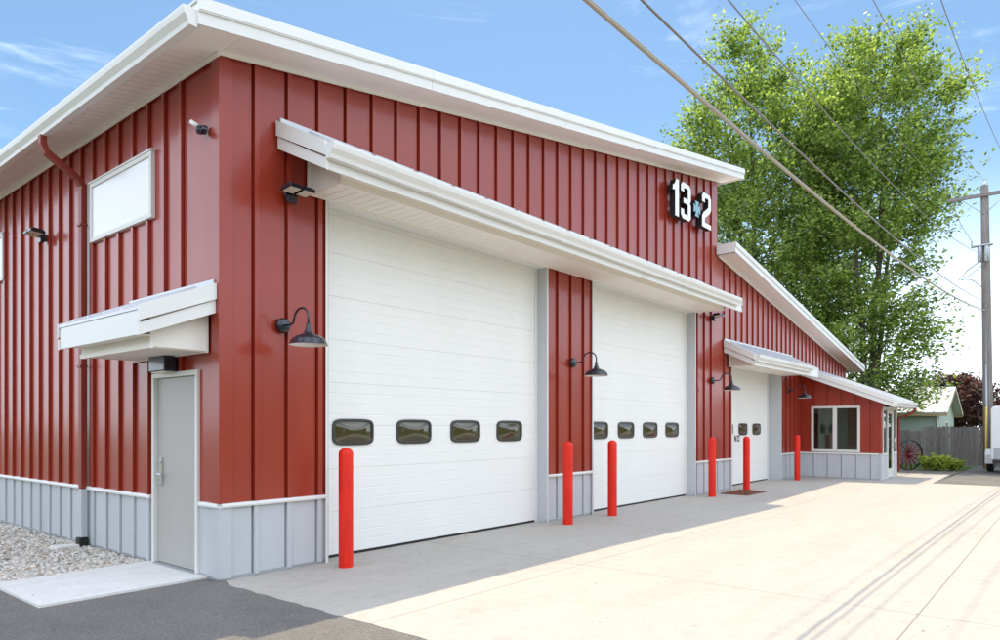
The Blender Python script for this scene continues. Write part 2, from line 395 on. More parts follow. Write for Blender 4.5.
# ---- canopies: sloping metal roof over a boxed soffit, gutter at the eave
def canopy(to, a0, a1, b0, b1, zt, eave, box_d, zs, gutter=(None, None), sl=.5):
    """a: along the wall, roof a0..a1, box b0..b1; out: distance from the wall; to(a, out, z)"""
    ze = zt - sl*eave
    P = lambda poly, s0, s1, mb, m=0: mb.prism(poly, s0, s1, lambda u, v, s: to(s, u, v), m)
    c = MB()
    P([(.027, zt-.03), (eave, ze-.03), (eave, ze), (.027, zt)], a0, a1, c)
    n = max(2, int((a1-a0)/.41))
    for i in range(1, n):
        s = a0 + (a1-a0)*i/n; P([(.04, zt-.005), (eave, ze+.001), (eave, ze+.03), (.04, zt+.03)], s-.012, s+.012, c)
    P([(.026, zt-.02), (.045, zt-.02), (.045, zt+.05), (.026, zt+.05)], a0+.03, a1-.03, c)
    root = c.build('canopy', M['roof_metal'], B)
    f = MB()   # rake fascias both ends (two bands) and eave board
    for s, sg in ((a0, -1), (a1, 1)):
        for u0, u1, o in ((-.30, -.165, .004), (-.16, .012, .022)):
            lo, hi = sorted((s, s+sg*o))
            if u0 == -.30: lo, hi = (s-.0, s+.02) if sg < 0 else (s-.02, s)
            P([(.03, zt+u0), (eave+.01, ze+u0+ .02), (eave+.01, ze+u1), (.03, zt+u1)], lo-.001, hi+.001, f)
    P([(eave-.03, ze-.27), (eave-.005, ze-.27), (eave-.005, ze-.035), (eave-.03, ze-.035)], a0+.025, a1-.025, f)
    f.build('fascia', M['white_trim'], root)
    bx = MB()
    P([(.03, zs), (box_d, zs), (box_d, zt-sl*box_d-.04), (.03, zt-.04)], b0, b1, bx)
    P([(box_d+.004, zs-.0+.10), (eave-.035, zs+.10), (eave-.035, zs+.115), (box_d+.004, zs+.115)], b0, b1, bx)
    bx.build('soffit_box', M['soffit'], root)
    g = MB()   # grooved soffit boards and corner trims
    s = b0+.02
    while s < b1-.16:
        P([(.06, zs-.010), (box_d-.03, zs-.010), (box_d-.03, zs-.001), (.06, zs-.001)], s, s+.135, g); s += .145
    P([(box_d-.028, zs-.018), (box_d+.014, zs-.018), (box_d+.014, zs+.03), (box_d-.028, zs+.03)], b0-.008, b1+.008, g)
    P([(.03, zs-.018), (.058, zs-.018), (.058, zs-.001), (.03, zs-.001)], b0-.008, b1+.008, g)
    for q0, q1 in ((b0-.016, b0-.001), (b1+.001, b1+.016)):
        P([(.028, zs-.017), (.058, zs-.017), (.058, zt-.20), (.028, zt-.20)], q0, q1, g)
    g.build('soffit_trim', M['soffit'], root)
    if gutter[0] is not None:
        q = MB(); z0 = ze-.175
        gp = [(eave, z0), (eave+.075, z0), (eave+.085, z0+.04), (eave+.125, z0+.09), (eave+.135, z0+.135), (eave+.135, z0+.16), (eave+.12, z0+.16), (eave+.12, z0+.135),
              (eave+.11, z0+.10), (eave+.072, z0+.05), (eave+.062, z0+.012), (eave+.006, z0+.012), (eave+.006, z0+.165), (eave, z0+.165)]
        P(gp, gutter[0]+.003, gutter[1]-.003, q)
        for s0, s1 in ((gutter[0]-.003, gutter[0]+.0025), (gutter[1]-.0025, gutter[1]+.003)): P(gp[:6]+[(eave, z0+.16)], s0, s1, q)
        q.build('gutter', M['white_trim'], root)
        s = gutter[0]+.5
        while s < gutter[1]-.2:
            q = MB(); P([(eave+.005, z0+.161), (eave+.14, z0+.161), (eave+.145, z0+.170), (eave+.005, z0+.185)], s, s+.05, q); s += .62
            q.build('gutter_hanger', M['galv'], root)
    return root
FO = lambda a, out, z: (a, -out, z)
LO = lambda a, out, z: (-out, a, z)
canopy(FO, .66, 12.28, 1.06, 11.90, 4.985, .90, .62, 4.29, (.66, 11.95))
canopy(FO, 13.40, 18.9, 13.72, 18.15, 3.785, .80, .60, 3.16, (13.40, 17.95))
canopy(LO, .03, 2.10, .20, 1.95, 3.085, .80, .62, 2.40, sl=.41)

# ---- overhead doors
def overhead_door(x0, x1, zt, y, lights, sec):
    mb = MB(); n = round(zt/sec); h = zt/n; k = len(mb.v)
    prof = []
    for i in range(n):
        z = .03+i*(zt-.03)/n; hh = (zt-.03)/n
        prof += [(z+.003, .0), (z+.004, -.007)]
        for j in range(1, 4):
            q = z + hh*j/4
            prof += [(q-.007, -.007), (q-.003, -.0045), (q+.003, -.0045), (q+.007, -.007)]
        prof += [(z+hh-.004, -.007), (z+hh-.003, .0)]
    for z, d in prof: mb.v += [(x0, y+d, z), (x1, y+d, z)]
    for i in range(len(prof)-1): mb.face((k+2*i, k+2*i+1, k+2*i+3, k+2*i+2))
    root = mb.build('overhead_door', M['door_white'], B, recalc=False)
    mb = MB(); mb.box(x0, x1, y-.012, y+.03, .002, .032); mb.build('bottom_seal', M['black'], root)
    for (a, b) in lights:
        zc0, zc1 = 1.37, 1.705; w, hh = b-a, zc1-zc0
        mb = MB(); N = 36
        def ring(ix, iz, d, exp=5):
            out = []
            for q in range(N):
                th = 2*math.pi*q/N; cx, cz = math.cos(th), math.sin(th)
                sx = math.copysign(abs(cx)**(2/exp), cx); sz = math.copysign(abs(cz)**(2/exp), cz)
                out.append(((a+b)/2 + (w/2-ix)*sx, y+d, (zc0+zc1)/2 + (hh/2-iz)*sz))
            return out
        rings = [ring(0, 0, -.006), ring(.002, .002, -.026), ring(.026, .026, -.028), ring(.034, .034, -.012)]
        rings += [ring(.034+(w/2-.034)*f, .034+(hh/2-.034)*f, -.012 - .045*(1-(1-f)**2)) for f in (.06, .13, .22, .34, .48, .64, .82)]
        base = len(mb.v)
        for r in rings: mb.v += r
        for i in range(len(rings)-1):
            for q in range(N):
                q2 = (q+1) % N; mb.face((base+i*N+q, base+i*N+q2, base+(i+1)*N+q2, base+(i+1)*N+q), 0 if i < 3 else 1, i >= 3)
        mb.face([base+(len(rings)-1)*N+q for q in range(N)], 1, True)
        mb.build('door_window', [M['frame_dark'], M['acrylic']], root)
    # jamb reveals, stop trim
    mb = MB()
    mb.box(x0-.04, x0-.0125, -.036, -.028, .0, zt+.02); mb.box(x1+.0125, x1+.04, -.036, -.028, .0, zt+.02)
    mb.box(x0, x1, -.034, y+.05, zt, zt+.012)
    mb.box(x0+.001, x0+.06, y-.03, y-.009, .001, zt-.001); mb.box(x1-.06, x1-.001, y-.03, y-.009, .001, zt-.001)
    mb.box(x0+.061, x1-.061, y-.03, y-.009, zt-.07, zt-.001)
    mb.build('door_frame', M['white_trim'], root)
    for q in (x0-.012, x1):
        mb = MB(); mb.box(q, q+.012, -.034, y+.05, 0, zt+.05); mb.build('jamb', M['grey_siding'], root)
    return root
overhead_door(1.34, 5.76, 4.27, .19, [(1.55, 2.20), (2.60, 3.25), (3.65, 4.30), (4.70, 5.35)], .53)
overhead_door(7.23, 11.67, 4.27, .19, [(7.44, 8.09), (8.48, 9.13), (9.52, 10.17), (10.57, 11.22)], .53)
d3 = overhead_door(13.94, 17.82, 3.2, .37, [(14.34, 14.99), (15.42, 16.07), (16.50, 17.15)], .53)
# small dark stencil on the third door
def stroke_letter(polys):
    mb = MB()
    for poly in polys: mb.prism(poly, .3605, .3625, YA)
    mb.build('letter', M['frame_dark'], d3)
lx, lz_ = 15.12, 1.20; lw_, lh_, st_ = .16, .17, .04
stroke_letter([[(lx, lz_), (lx+st_, lz_), (lx+st_, lz_+lh_*.55), (lx+lw_-st_, lz_), (lx+lw_, lz_), (lx+lw_, lz_+lh_), (lx+lw_-st_, lz_+lh_), (lx+lw_-st_, lz_+lh_*.45), (lx+st_, lz_+lh_), (lx, lz_+lh_)]])
lx += .22
stroke_letter([[(lx, lz_), (lx+lw_, lz_), (lx+lw_, lz_+st_), (lx, lz_+st_)], [(lx, lz_+lh_-st_), (lx+lw_, lz_+lh_-st_), (lx+lw_, lz_+lh_), (lx, lz_+lh_)],
               [(lx, lz_+st_), (lx+st_, lz_+st_), (lx+st_, lz_+lh_-st_), (lx, lz_+lh_-st_)], [(lx+lw_-st_, lz_+st_), (lx+lw_, lz_+st_), (lx+lw_, lz_+lh_-st_), (lx+lw_-st_, lz_+lh_-st_)]])

# ---- personnel door on the left wall
mb = MB()
mb.box(-.032, .05, .42, .475, 0.02, 2.22); mb.box(-.032, .05, 1.445, 1.50, 0.02, 2.22); mb.box(-.032, .05, .4755, 1.4445, 2.165, 2.22)
pf = mb.build('door_frame', M['frame_tan'], B, bevel=.004)
mb = MB(); mb.box(.012, .05, .478, 1.442, .035, 2.162); pd = mb.build('entry_door', M['steel_door'], B, bevel=.003)
mb = MB(); mb.box(-.004, .0115, 1.295, 1.372, .93, 1.25); mb.tube([(.0, 1.332, 1.06), (-.055, 1.332, 1.06), (-.058, 1.30, 1.06), (-.055, 1.19, 1.052)], .014, 8)
mb.tube([(.0, 1.332, 1.20), (-.02, 1.332, 1.20)], .016, 10); mb.build('door_handle', M['chrome'], pd)
for z in (.28, 1.1, 1.92):
    mb = MB(); mb.tube([(-.002, .476, z-.05), (-.002, .476, z+.05)], .008, 8); mb.build('hinge', M['chrome'], pd)
mb = MB(); mb.box(-.05, .05, .4755, 1.4445, .003, .03); mb.build('threshold', M['galv'], pd)

# ---- fixed windows on the left wall
for (y0, y1) in ((1.47, 3.28), (6.94, 8.75)):
    z0, z1 = 4.05, 4.83; mb = MB()
    for a, b, c, d in ((y0, y1, z0, z0+.055), (y0, y1, z1-.055, z1), (y0, y0+.055, z0+.0555, z1-.0555), (y1-.055, y1, z0+.0555, z1-.0555)):
        mb.box(-.052, .0, a, b, c, d)
    mb.box(-.062, .0, y0-.02, y1+.02, z1+.0005, z1+.025)
    w = mb.build('window', M['frame_tan'], B, bevel=.004)
    mb = MB(); mb.box(-.036, -.022, y0+.05, y1-.05, z0+.05, z1-.05); mb.build('pane', M['white_pane'], w)

# ---- left wall downspout
def rect_tube(mb, pts, wx, wy):
    """rectangular pipe in the xz plane at given y centre"""
    n = len(pts); k = len(mb.v)
    for i, p in enumerate(pts):
        p = Vector(p); d = (Vector(pts[min(i+1, n-1)])-Vector(pts[max(i-1, 0)])).normalized()
        a = Vector((0, 1, 0)) if abs(d.y) < .5 else Vector((1, 0, 0)); b = d.cross(a).normalized()
        for sa, sb in ((-1, -1), (1, -1), (1, 1), (-1, 1)): mb.v.append(tuple(p + a*sa*wy + b*sb*wx))
    for i in range(n-1):
        for q in range(4):
            q2 = (q+1) % 4; mb.face((k+i*4+q, k+i*4+q2, k+i*4+4+q2, k+i*4+4+q))
    mb.face((k, k+1, k+2, k+3)); mb.face([k+(n-1)*4+i for i in (3, 2, 1, 0)])
mb = MB(); rect_tube(mb, [(-.545, 3.46, 5.37), (-.545, 3.46, 5.27), (-.50, 3.46, 5.17), (-.14, 3.46, 4.93), (-.068, 3.46, 4.84), (-.068, 3.46, 4.7), (-.068, 3.46, .77)], .038, .052)
ds = mb.build('downspout', M['brown_red'], B, bevel=.006)
mb = MB(); rect_tube(mb, [(-.068, 3.46, .77), (-.068, 3.46, .12)], .0375, .0515); mb.build('lower_pipe', M['grey_siding'], ds, bevel=.006)
for z in (4.3, 2.4): 
    mb = MB(); mb.box(-.122, -.028, 3.40, 3.52, z, z+.03); mb.build('strap', M['brown_red'], ds)
mb = MB(); mb.box(-.135, -.02, 3.395, 3.525, .0, .118); mb.build('drain_boot', M['black'], ds, bevel=.01)

# ---- vestibule
vz = lambda s: 3.30 - .405*s
mb = MB()
sheet(mb, 0, .35, .8, vz, .02, VX); sheet(mb, .35, 1.77, 2.26, vz, .02, VX); sheet(mb, 1.77, 2.33, .8, vz, .02, VX)
vw = mb.build('vestibule_side_wall', M['red'], B, recalc=False)
wain('wainscot', [(0.0, 2.33)], VX, .02)
mb = MB(); mb.box(19.79, 22.2, -2.35, -2.30, 2.22, 2.37); mb.box(19.78, 19.98, -2.352, -2.30, .802, 2.2195); mb.box(22.03, 22.2, -2.352, -2.30, .802, 2.2195)
mb.quad((22.2, -2.33, 0), (22.2, 0, 0), (22.2, 0, 3.3), (22.2, -2.33, 2.36))
mb.build('vestibule_front_wall', M['red'], B)
for a, b, yy, zz in ((19.78, 19.98, -2.353, .80), (22.03, 22.2, -2.353, .80), (20.03, 20.62, -2.345, .74), (21.50, 22.0, -2.345, .74)):
    mb = MB(); mb.box(a, b, yy, -2.303, .0, zz); mb.build('wainscot', M['grey_siding'], B)
mb = MB()   # storefront: sidelights and glazed door
fx = [(19.98, 20.03), (20.62, 20.67), (21.45, 21.50), (22.0, 22.03)]
for a, b in fx: mb.box(a, b, -2.37, -2.29, .0, 2.219)
for a, b in ((20.03, 20.62), (20.67, 21.45), (21.50, 22.0)): mb.box(a+.0005, b-.0005, -2.368, -2.292, 2.14, 2.218)
for a, b in ((20.03, 20.62), (21.50, 22.0)): mb.box(a+.0005, b-.0005, -2.368, -2.292, .741, .80)
sf = mb.build('storefront', M['frame_tan'], B)
for a, b in ((20.03, 20.62), (21.50, 22.0)):
    mb = MB(); mb.box(a, b, -2.335, -2.325, .8, 2.14); mb.build('pane', M['glass'], sf)
mb = MB()
mb.box(20.675, 20.76, -2.36, -2.31, .02, 2.135); mb.box(21.36, 21.445, -2.36, -2.31, .02, 2.135); mb.box(20.7605, 21.3595, -2.36, -2.31, .02, .30); mb.box(20.7605, 21.3595, -2.36, -2.31, 2.03, 2.135)
gd = mb.build('glass_door', M['frame_tan'], B, bevel=.003)
mb = MB(); mb.box(20.76, 21.36, -2.34, -2.33, .3, 2.03); mb.build('pane', M['glass'], gd)
mb = MB(); mb.tube([(21.38, -2.36, .95), (21.38, -2.42, .95), (21.38, -2.42, 1.25), (21.38, -2.36, 1.25)], .013, 8); mb.build('handle', M['chrome'], gd)
# side window
mb = MB(); wy0, wy1, wz0, wz1 = -1.77, -.35, .82, 2.26
for a, b, c, d in ((wy0, wy1, wz0, wz0+.075), (wy0, wy1, wz1-.07, wz1), (wy0, wy0+.075, wz0+.0755, wz1-.0705), (wy1-.075, wy1, wz0+.0755, wz1-.0705), (-1.11, -.99, wz0+.0755, wz1-.0705)):
    mb.box(19.755, 19.84, a, b, c, d)
vwin = mb.build('window', M['frame_tan'], B, bevel=.004)
mb = MB(); mb.box(19.79, 19.80, wy0+.07, wy1-.07, wz0+.07, wz1-.07); mb.build('pane', M['glass'], vwin)
# interior
mb = MB(); mb.box(19.86, 22.15, -.06, -.035, .0, 3.2); mb.box(22.12, 22.18, -2.28, -.07, .0, 2.4); mb.box(19.86, 22.1, -2.28, -.07, -.01, .012); mb.box(19.86, 22.1, -2.28, -.07, 2.42, 2.45)
mb.build('vestibule_interior', M['interior'], B)
mb = MB(); mb.box(20.9, 21.6, -.10, -.061, .05, 2.05); mb.build('inner_door', M['brown_red'], B)
# vestibule roof
mb = MB(); X0, X1 = 19.42, 22.62; EY = -2.74
vr = lambda y: 3.30 + .405*y
PV = lambda poly, a, b, m=0: mb.prism(poly, a, b, XA, m)
PV([(-.03, vr(-.03)+.215), (EY, vr(EY)+.215), (EY, vr(EY)+.245), (-.03, vr(-.03)+.245)], X0, X1)
for i in range(1, 8): PV([(-.04, vr(-.04)+.246), (EY, vr(EY)+.246), (EY, vr(EY)+.275), (-.04, vr(-.04)+.275)], X0+i*.4, X0+i*.4+.025)
vro = mb.build('vestibule_roof', M['roof_metal'], B)
mb = MB(); PV([(-.03, vr(-.03)+.012), (EY+.03, vr(EY+.03)+.012), (EY+.03, vr(EY+.03)+.03), (-.03, vr(-.03)+.03)], X0+.03, X1-.03)
mb.build('soffit', M['soffit'], vro)
mb = MB()
for s0, s1, s2, s3 in ((X0, X0+.025, X0-.022, X0+.024), (X1-.025, X1, X1-.024, X1+.022)):
    PV([(-.03, vr(-.03)-.005), (EY, vr(EY)-.005), (EY, vr(EY)+.12), (-.03, vr(-.03)+.12)], s0, s1)
    PV([(-.03, vr(-.03)+.123), (EY-.01, vr(EY)+.123), (EY-.01, vr(EY)+.262), (-.03, vr(-.03)+.262)], s2, s3)
PV([(EY, vr(EY)-.005), (EY+.025, vr(EY)-.005), (EY+.025, vr(EY)+.21), (EY, vr(EY)+.21)], X0+.026, X1-.026)
mb.build('fascia', M['white_trim'], vro)
mb = MB(); e = EY-.011; z0 = vr(EY)+.03
gp = [(e, z0), (e-.075, z0), (e-.085, z0+.04), (e-.125, z0+.10), (e-.13, z0+.165), (e-.115, z0+.165), (e-.11, z0+.11), (e-.07, z0+.05), (e-.06, z0+.012), (e, z0+.012)]
PV(gp, X0+.05, X1+.02)
for a in (X0+.045, X1+.0205): PV([(e, z0), (e-.075, z0), (e-.085, z0+.04), (e-.125, z0+.10), (e-.13, z0+.165), (e, z0+.165)], a, a+.0045)
mb.build('gutter', M['white_trim'], vro)
mb = MB(); mb.tube([(X1-.08, EY-.07, z0+.01), (X1-.08, EY-.07, z0-.08), (X1-.15, EY+.1, z0-.2), (22.26, -2.38, z0-.35), (22.26, -2.38, .15)], .045, 8)
mb.build('downspout', M['brown_red'], B)

# ------------------------------------------------------------------ things fixed to the building
def tube_arc():
    pts = [(0, -.03, 0), (0, -.10, 0), (0, -.17, .0), (0, -.22, .03)]
    for a in range(0, 200, 20):
        th = R(180-a); pts.append((0, -.345 - .125*math.cos(R(180-a))*-1*-1 if False else -.345+.125*math.cos(R(a)), .075+.125*math.sin(R(a))))
    return pts
def make_lamp():
    root = empty('gooseneck_lamp', (0, 0, 0))
    mb = MB(); mb.lathe([(.0, -.055), (.05, -.055), (.075, -.048), (.085, -.03), (.085, -.0)], 20, axis='y'); mb.build('backplate', M['dark_metal'], root)
    pts = [(0, -.05, 0), (0, -.14, -.004), (0, -.20, .012), (0, -.232, .05)]
    for a in range(180, -1, -20): pts.append((0, -.355-.12*math.cos(R(a))*-1, .085+.125*math.sin(R(a))))
    pts = [(0, -.05, 0), (0, -.15, -.004), (0, -.21, .014)] + [(0, -.36+.13*math.cos(R(a)), .045+.115*math.sin(R(a))) for a in range(10, 181, 17)] + [(0, -.49, -.04)]
    mb = MB(); mb.tube(pts, .0125, 8); mb.build('arm', M['dark_metal'], root)
    mb = MB(); c = (0, -.49, -.045)
    mb.lathe([(.0, .03), (.02, .03), (.028, .0), (.026, -.03), (.04, -.045), (.045, -.075), (.075, -.09), (.14, -.115), (.185, -.155), (.20, -.20), (.207, -.205)], 28, c)
    sh = mb.build('lamp_shade', M['dark_metal'], root)
    mb = MB(); mb.lathe([(.206, -.206), (.197, -.203), (.18, -.158), (.135, -.120), (.07, -.095), (.0, -.085)], 28, c); mb.build('shade_lining', M['lamp_white'], sh)
    mb = MB(); mb.lathe([(.0, -.19), (.02, -.186), (.033, -.165), (.03, -.14), (.018, -.115), (.018, -.098)], 14, c); mb.build('bulb', M['lens'], sh)
    return root
lamp0 = make_lamp()
for i, (x, lab) in enumerate(((.72, 'black gooseneck wall lamp left of the nearest tall garage door'), (6.54, 'black gooseneck wall lamp on the narrow red pier between the two tall doors'),
                              (12.66, 'black gooseneck wall lamp left of the small third garage door'), (18.48, 'black gooseneck wall lamp in the corner beside the vestibule window'))):
    o = lamp0 if i == 0 else copy_tree(lamp0); o.location = (x, -.027, 2.73)
    tag(o, lab, 'lamp', 'gooseneck lamps along the front wall')

def make_flood():
    root = empty('floodlight', (0, 0, 0))
    mb = MB(); mb.lathe([(.0, -.045), (.05, -.045), (.062, -.03), (.062, 0)], 16, (-.02, 0, -.01), axis='y'); mb.box(-.085, .045, -.10, -.046, -.10, -.02)
    mb.build('mount', M['dark_metal'], root, bevel=.006)
    for k, sx in enumerate((-.085, .095)):
        h = MB(); T = Matrix.Translation((sx, -.17, .035)) @ Matrix.Rotation(R(-5), 4, 'X')
        h.box(-.08, .08, -.10, .10, -.02, .02); h.box(-.07, .07, -.08, .09, .0205, .032)
        for q in range(6): h.box(-.06+q*.022, -.052+q*.022, -.07, .08, .0325, .047)
        h.v = [tuple(T @ Vector(v)) for v in h.v]; hd = h.build('lamp_head', M['dark_metal'], root, bevel=.004)
        g = MB(); g.box(-.066, .066, -.085, .075, -.026, -.0205); g.v = [tuple(T @ Vector(v)) for v in g.v]; g.build('lens', M['lens'], hd)
        a = MB(); a.tube([(sx*.35, -.05, .0), (sx*.8, -.08, .012), (sx, -.10, .02)], .014, 8); a.build('bracket', M['dark_metal'], root)
    return root
fl = make_flood(); fl.scale = (.95, .95, .95)
for i, (loc, rz_, lab) in enumerate((((.81, -.027, 4.20), 0, 'dark twin head floodlight under the left end of the long front canopy'),
                                    ((12.66, -.027, 4.27), 0, 'dark twin head floodlight right of the long canopy above the third lamp'),
                                    ((-.027, 4.95, 4.42), -math.pi/2, 'dark twin head floodlight on the left wall beyond the downspout'))):
    o = fl if i == 0 else copy_tree(fl); o.location = loc; o.rotation_euler = (0, 0, rz_); tag(o, lab, 'floodlight', 'twin head floodlights on the walls')
c = empty('security_camera', (-.027, .25, 4.74))
mb = MB(); mb.lathe([(.0, -.05), (.04, -.05), (.05, 0)], 14, axis='x'); mb.tube([(-.04, 0, 0), (-.09, 0, .02)], .016, 8); mb.build('mount', M['dark_metal'], c)
mb = MB(); mb.tube([(-.07, .015, .02), (-.10, .05, .05), (-.12, .075, .075)], .024, 10); mb.build('camera_body', M['lamp_white'], c)
mb = MB(); mb.lathe([(.0, -.05), (.03, -.045), (.045, -.02), (.045, 0)], 12, (-.07, -.02, -.02)); mb.build('sensor', M['dark_metal'], c)
tag(c, 'small white camera on a dark mount near the top corner of the left wall', 'camera')
c = empty('door_light', (-.027, 1.06, 2.295))
mb = MB(); mb.box(-.15, 0, -.19, .19, -.075, .10); mb.build('housing', M['dark_metal'], c, bevel=.012)
mb = MB(); mb.box(-.13, -.02, -.16, .16, -.083, -.0755); mb.build('diffuser', M['lens'], c)
tag(c, 'black box light above the grey side door under the small canopy', 'wall light')
c = empty('door_light', (20.55, -2.36, 2.31))
mb = MB(); mb.box(-.13, .13, -.12, 0, -.09, .07); mb.build('housing', M['dark_metal'], c, bevel=.015)
mb = MB(); mb.box(-.10, .10, -.11, -.02, -.098, -.0905); mb.build('diffuser', M['lens'], c)
tag(c, 'small dark wall light above the glass entrance of the vestibule', 'wall light')

# raised address numerals
def numeral(name, poly, x, z, sc_, parent, face, y0=-.085, y1=-.215):
    mb = MB(); n = len(poly); P = [(x+u*sc_[0], z+v*sc_[1]) for u, v in poly]
    k = len(mb.v); mb.v += [(u, y1, v) for u, v in P] + [(u, y0, v) for u, v in P]
    mb.face(range(k, k+n), 1); mb.face(range(k+n, k+2*n), 0)
    for i in range(n): j = (i+1) % n; mb.face((k+i, k+j, k+n+j, k+n+i), 0)
    me_o = mb.build(name, [M['black'], face], parent)
    return me_o
S = empty('address_sign', (0, 0, 0))
one = [(.0, .78), (.0, .66), (.14, .70), (.14, 0), (.36, 0), (.36, 1), (.2, 1), (.12, .86)]
three = [(0, .26), (0, .10), (.10, 0), (.52, 0), (.62, .10), (.62, .44), (.56, .51), (.62, .58), (.62, .90), (.52, 1), (.10, 1), (0, .90), (0, .74), (.19, .74), (.19, .86), (.43, .86), (.43, .58), (.16, .58), (.16, .44), (.43, .44), (.43, .14), (.19, .14), (.19, .26)]
two = [(0, 0), (.62, 0), (.62, .14), (.19, .14), (.19, .27), (.52, .46), (.62, .58), (.62, .90), (.52, 1), (.10, 1), (0, .90), (0, .72), (.19, .72), (.19, .86), (.43, .86), (.43, .62), (.10, .42), (0, .30)]
W = .82
numeral('numeral', one, 10.12, 6.16, (W, .80), S, M['sign_white'])
numeral('numeral', three, 10.52, 6.18, (W, .80), S, M['sign_white'])
numeral('numeral', two, 11.64, 6.24, (W, .80), S, M['sign_white'])
cross = []
for k in range(4):   # maltese cross emblem
    a = k*math.pi/2
    for r, d in ((.09, -45), (.25, -30), (.21, 0), (.25, 30)): r *= .82; cross.append((r*math.cos(a+R(d)), r*math.sin(a+R(d))*1.0))
numeral('emblem', cross, 11.36, 6.56, (1, 1), S, M['sign_blue'])
tag(S, 'raised white and black numerals 13 and 2 with a pale blue cross between', 'sign')

# ------------------------------------------------------------------ bollards
mb = MB(); r = .083
mb.lathe([(r, -.02), (r, 1.295)] + [(r*math.cos(R(a)), 1.295+r*math.sin(R(a))*.85) for a in range(10, 90, 10)] + [(.001, 1.3658)], 28)
bo = mb.build('bollard', M['bollard'])
for i, (x, lab) in enumerate(((1.30, 'tall red bollard nearest the camera in front of the first garage door'), (5.83, 'red bollard at the left edge of the narrow red pier'), (7.26, 'red bollard at the left edge of the second tall door'),
                              (11.74, 'red bollard at the right edge of the second tall door'), (13.92, 'red bollard at the left edge of the small third door'), (18.12, 'red bollard in front of the vestibule side corner, farthest away'))):
    o = bo if i == 0 else copy_tree(bo); o.location = (x, -.41, 0); o.rotation_euler = (0, 0, i*1.3); tag(o, lab, 'bollard', 'red bollards along the garage doors')

# ------------------------------------------------------------------ ground
def slab(name, poly, z0, z1, m):
    mb = MB(); mb.prism(poly, z0, z1, ZA); return mb.build(name, m)
mb = MB(); mb.quad((-500, -500, -.06), (500, -500, -.06), (500, 500, -.06), (-500, 500, -.06)); tag(mb.build('ground', M['grass']), kind='structure')
tag(slab('asphalt_drive', [(-14, -14), (40, -14), (40, -3.75), (24.5, -3.75), (19.45, -3.75), (19.45, -3.0), (.5, -1), (.5, .24), (-1.57, .24), (-1.57, 20), (-14, 20)], -.09, -.005, M['asphalt']), kind='structure')
# slightly ragged near edge
edge = [(-.03+.012*math.sin(k*2.1)+random.uniform(-.012, .012), -9.2+k*.13) for k in range(70)]
tag(slab('concrete_apron', [(19.4, -9.2), (19.4, -3.72), (24.0, -3.60), (24.0, -2.0), (22.3, -2.0), (19.9, -.2), (19.9, .6), (.05, .6), (.05, -.03)] + edge[::-1], -.11, 0, M['concrete']), kind='structure')
tag(slab('concrete_pad', [(-1.57, .24), (.06, .24), (.06, 1.62), (-1.57, 1.60)], -.1, .018, M['pad_concrete']), kind='structure')
tag(slab('gravel_bed', [(-1.56, 1.6), (.1, 1.6), (.1, 17), (-1.56, 17)], -.12, -.02, M['gravel_bed']), kind='structure')
tag(slab('planting_bed', [(22.3, -2.0), (24.0, -2.0), (24.0, -3.65), (26.9, -3.72), (26.9, .2), (22.3, .2)], -.12, -.01, M['gravel_bed']), kind='structure')
tag(slab('floor', [(.05, .61), (25.6, .61), (25.6, 16.9), (.05, 16.9)], -.1, -.002, M['concrete']), kind='structure')

def scatter_stones(name, n, x0, x1, y0, y1, z, s0, s1, near=True):
    bm = bmesh.new(); bmesh.ops.create_icosphere(bm, subdivisions=1, radius=1); bv = np.array([v.co[:] for v in bm.verts]); bf = np.array([[v.index for v in f.verts] for f in bm.faces]); bm.free()
    u = rng.random(n)
    y = y0 + (y1-y0)*(u**1.6 if near else u); x = x0+(x1-x0)*rng.random(n)
    s = s0+(s1-s0)*rng.random(n)**2
    V = bv[None]*(1+.28*(rng.random((n, len(bv), 1))-.5)) * (s[:, None, None]*np.stack([np.ones(n), .6+.4*rng.random(n), .45+.3*rng.random(n)], 1)[:, None])
    a = rng.random(n)*6.28; ca, sa = np.cos(a)[:, None], np.sin(a)[:, None]
    V = np.stack([V[..., 0]*ca-V[..., 1]*sa, V[..., 0]*sa+V[..., 1]*ca, V[..., 2]+(rng.random((n, 1))-.5)*.2*V[..., 0]], -1)
    V += np.stack([x, y, z+s*.25+rng.random(n)*s*.5], 1)[:, None]
    F = bf[None]+(np.arange(n)*len(bv))[:, None, None]
    me = bpy.data.meshes.new(name); me.from_pydata(V.reshape(-1, 3).tolist(), [], F.reshape(-1, 3).tolist())
    me.polygons.foreach_set('use_smooth', np.ones(len(me.polygons), bool)); me.materials.append(M['stones'])
    o = bpy.data.objects.new(name, me); col.objects.link(o); return o
tag(scatter_stones('river_gravel', 22000, -1.53, -.02, 1.64, 11.5, -.02, .012, .036), 'pale mixed river gravel along the left wall', 'gravel', kind='stuff')
mb = MB(); mb.prism([(-.42, 3.33), (-.14, 3.36), (-.14, 3.56), (-.42, 3.59)], -.02, .035, ZA)
tag(mb.build('splash_block', M['pad_concrete'], bevel=.006), 'pale concrete splash block under the downspout on the gravel', 'splash block')
# rust coloured drain grate
mb = MB(); x0, x1, y0, y1 = 12.5, 13.75, -.97, -.30
for a, b, c, d in ((x0, x1, y0, y0+.05), (x0, x1, y1-.05, y1), (x0, x0+.05, y0+.051, y1-.051), (x1-.05, x1, y0+.051, y1-.051)): mb.box(a, b, c, d, .001, .022)
k = 0
while x0+.07+k*.045 < x1-.07: mb.box(x0+.07+k*.045, x0+.095+k*.045, y0+.051, y1-.051, .001, .018); k += 1
gr = mb.build('drain_grate', M['grate']); tag(gr, 'rust red metal drain grate set in the concrete by the third door', 'drain grate')
mb = MB(); mb.box(x0+.06, x1-.06, y0+.06, y1-.06, .001, .006); mb.build('sump', M['black'], gr)

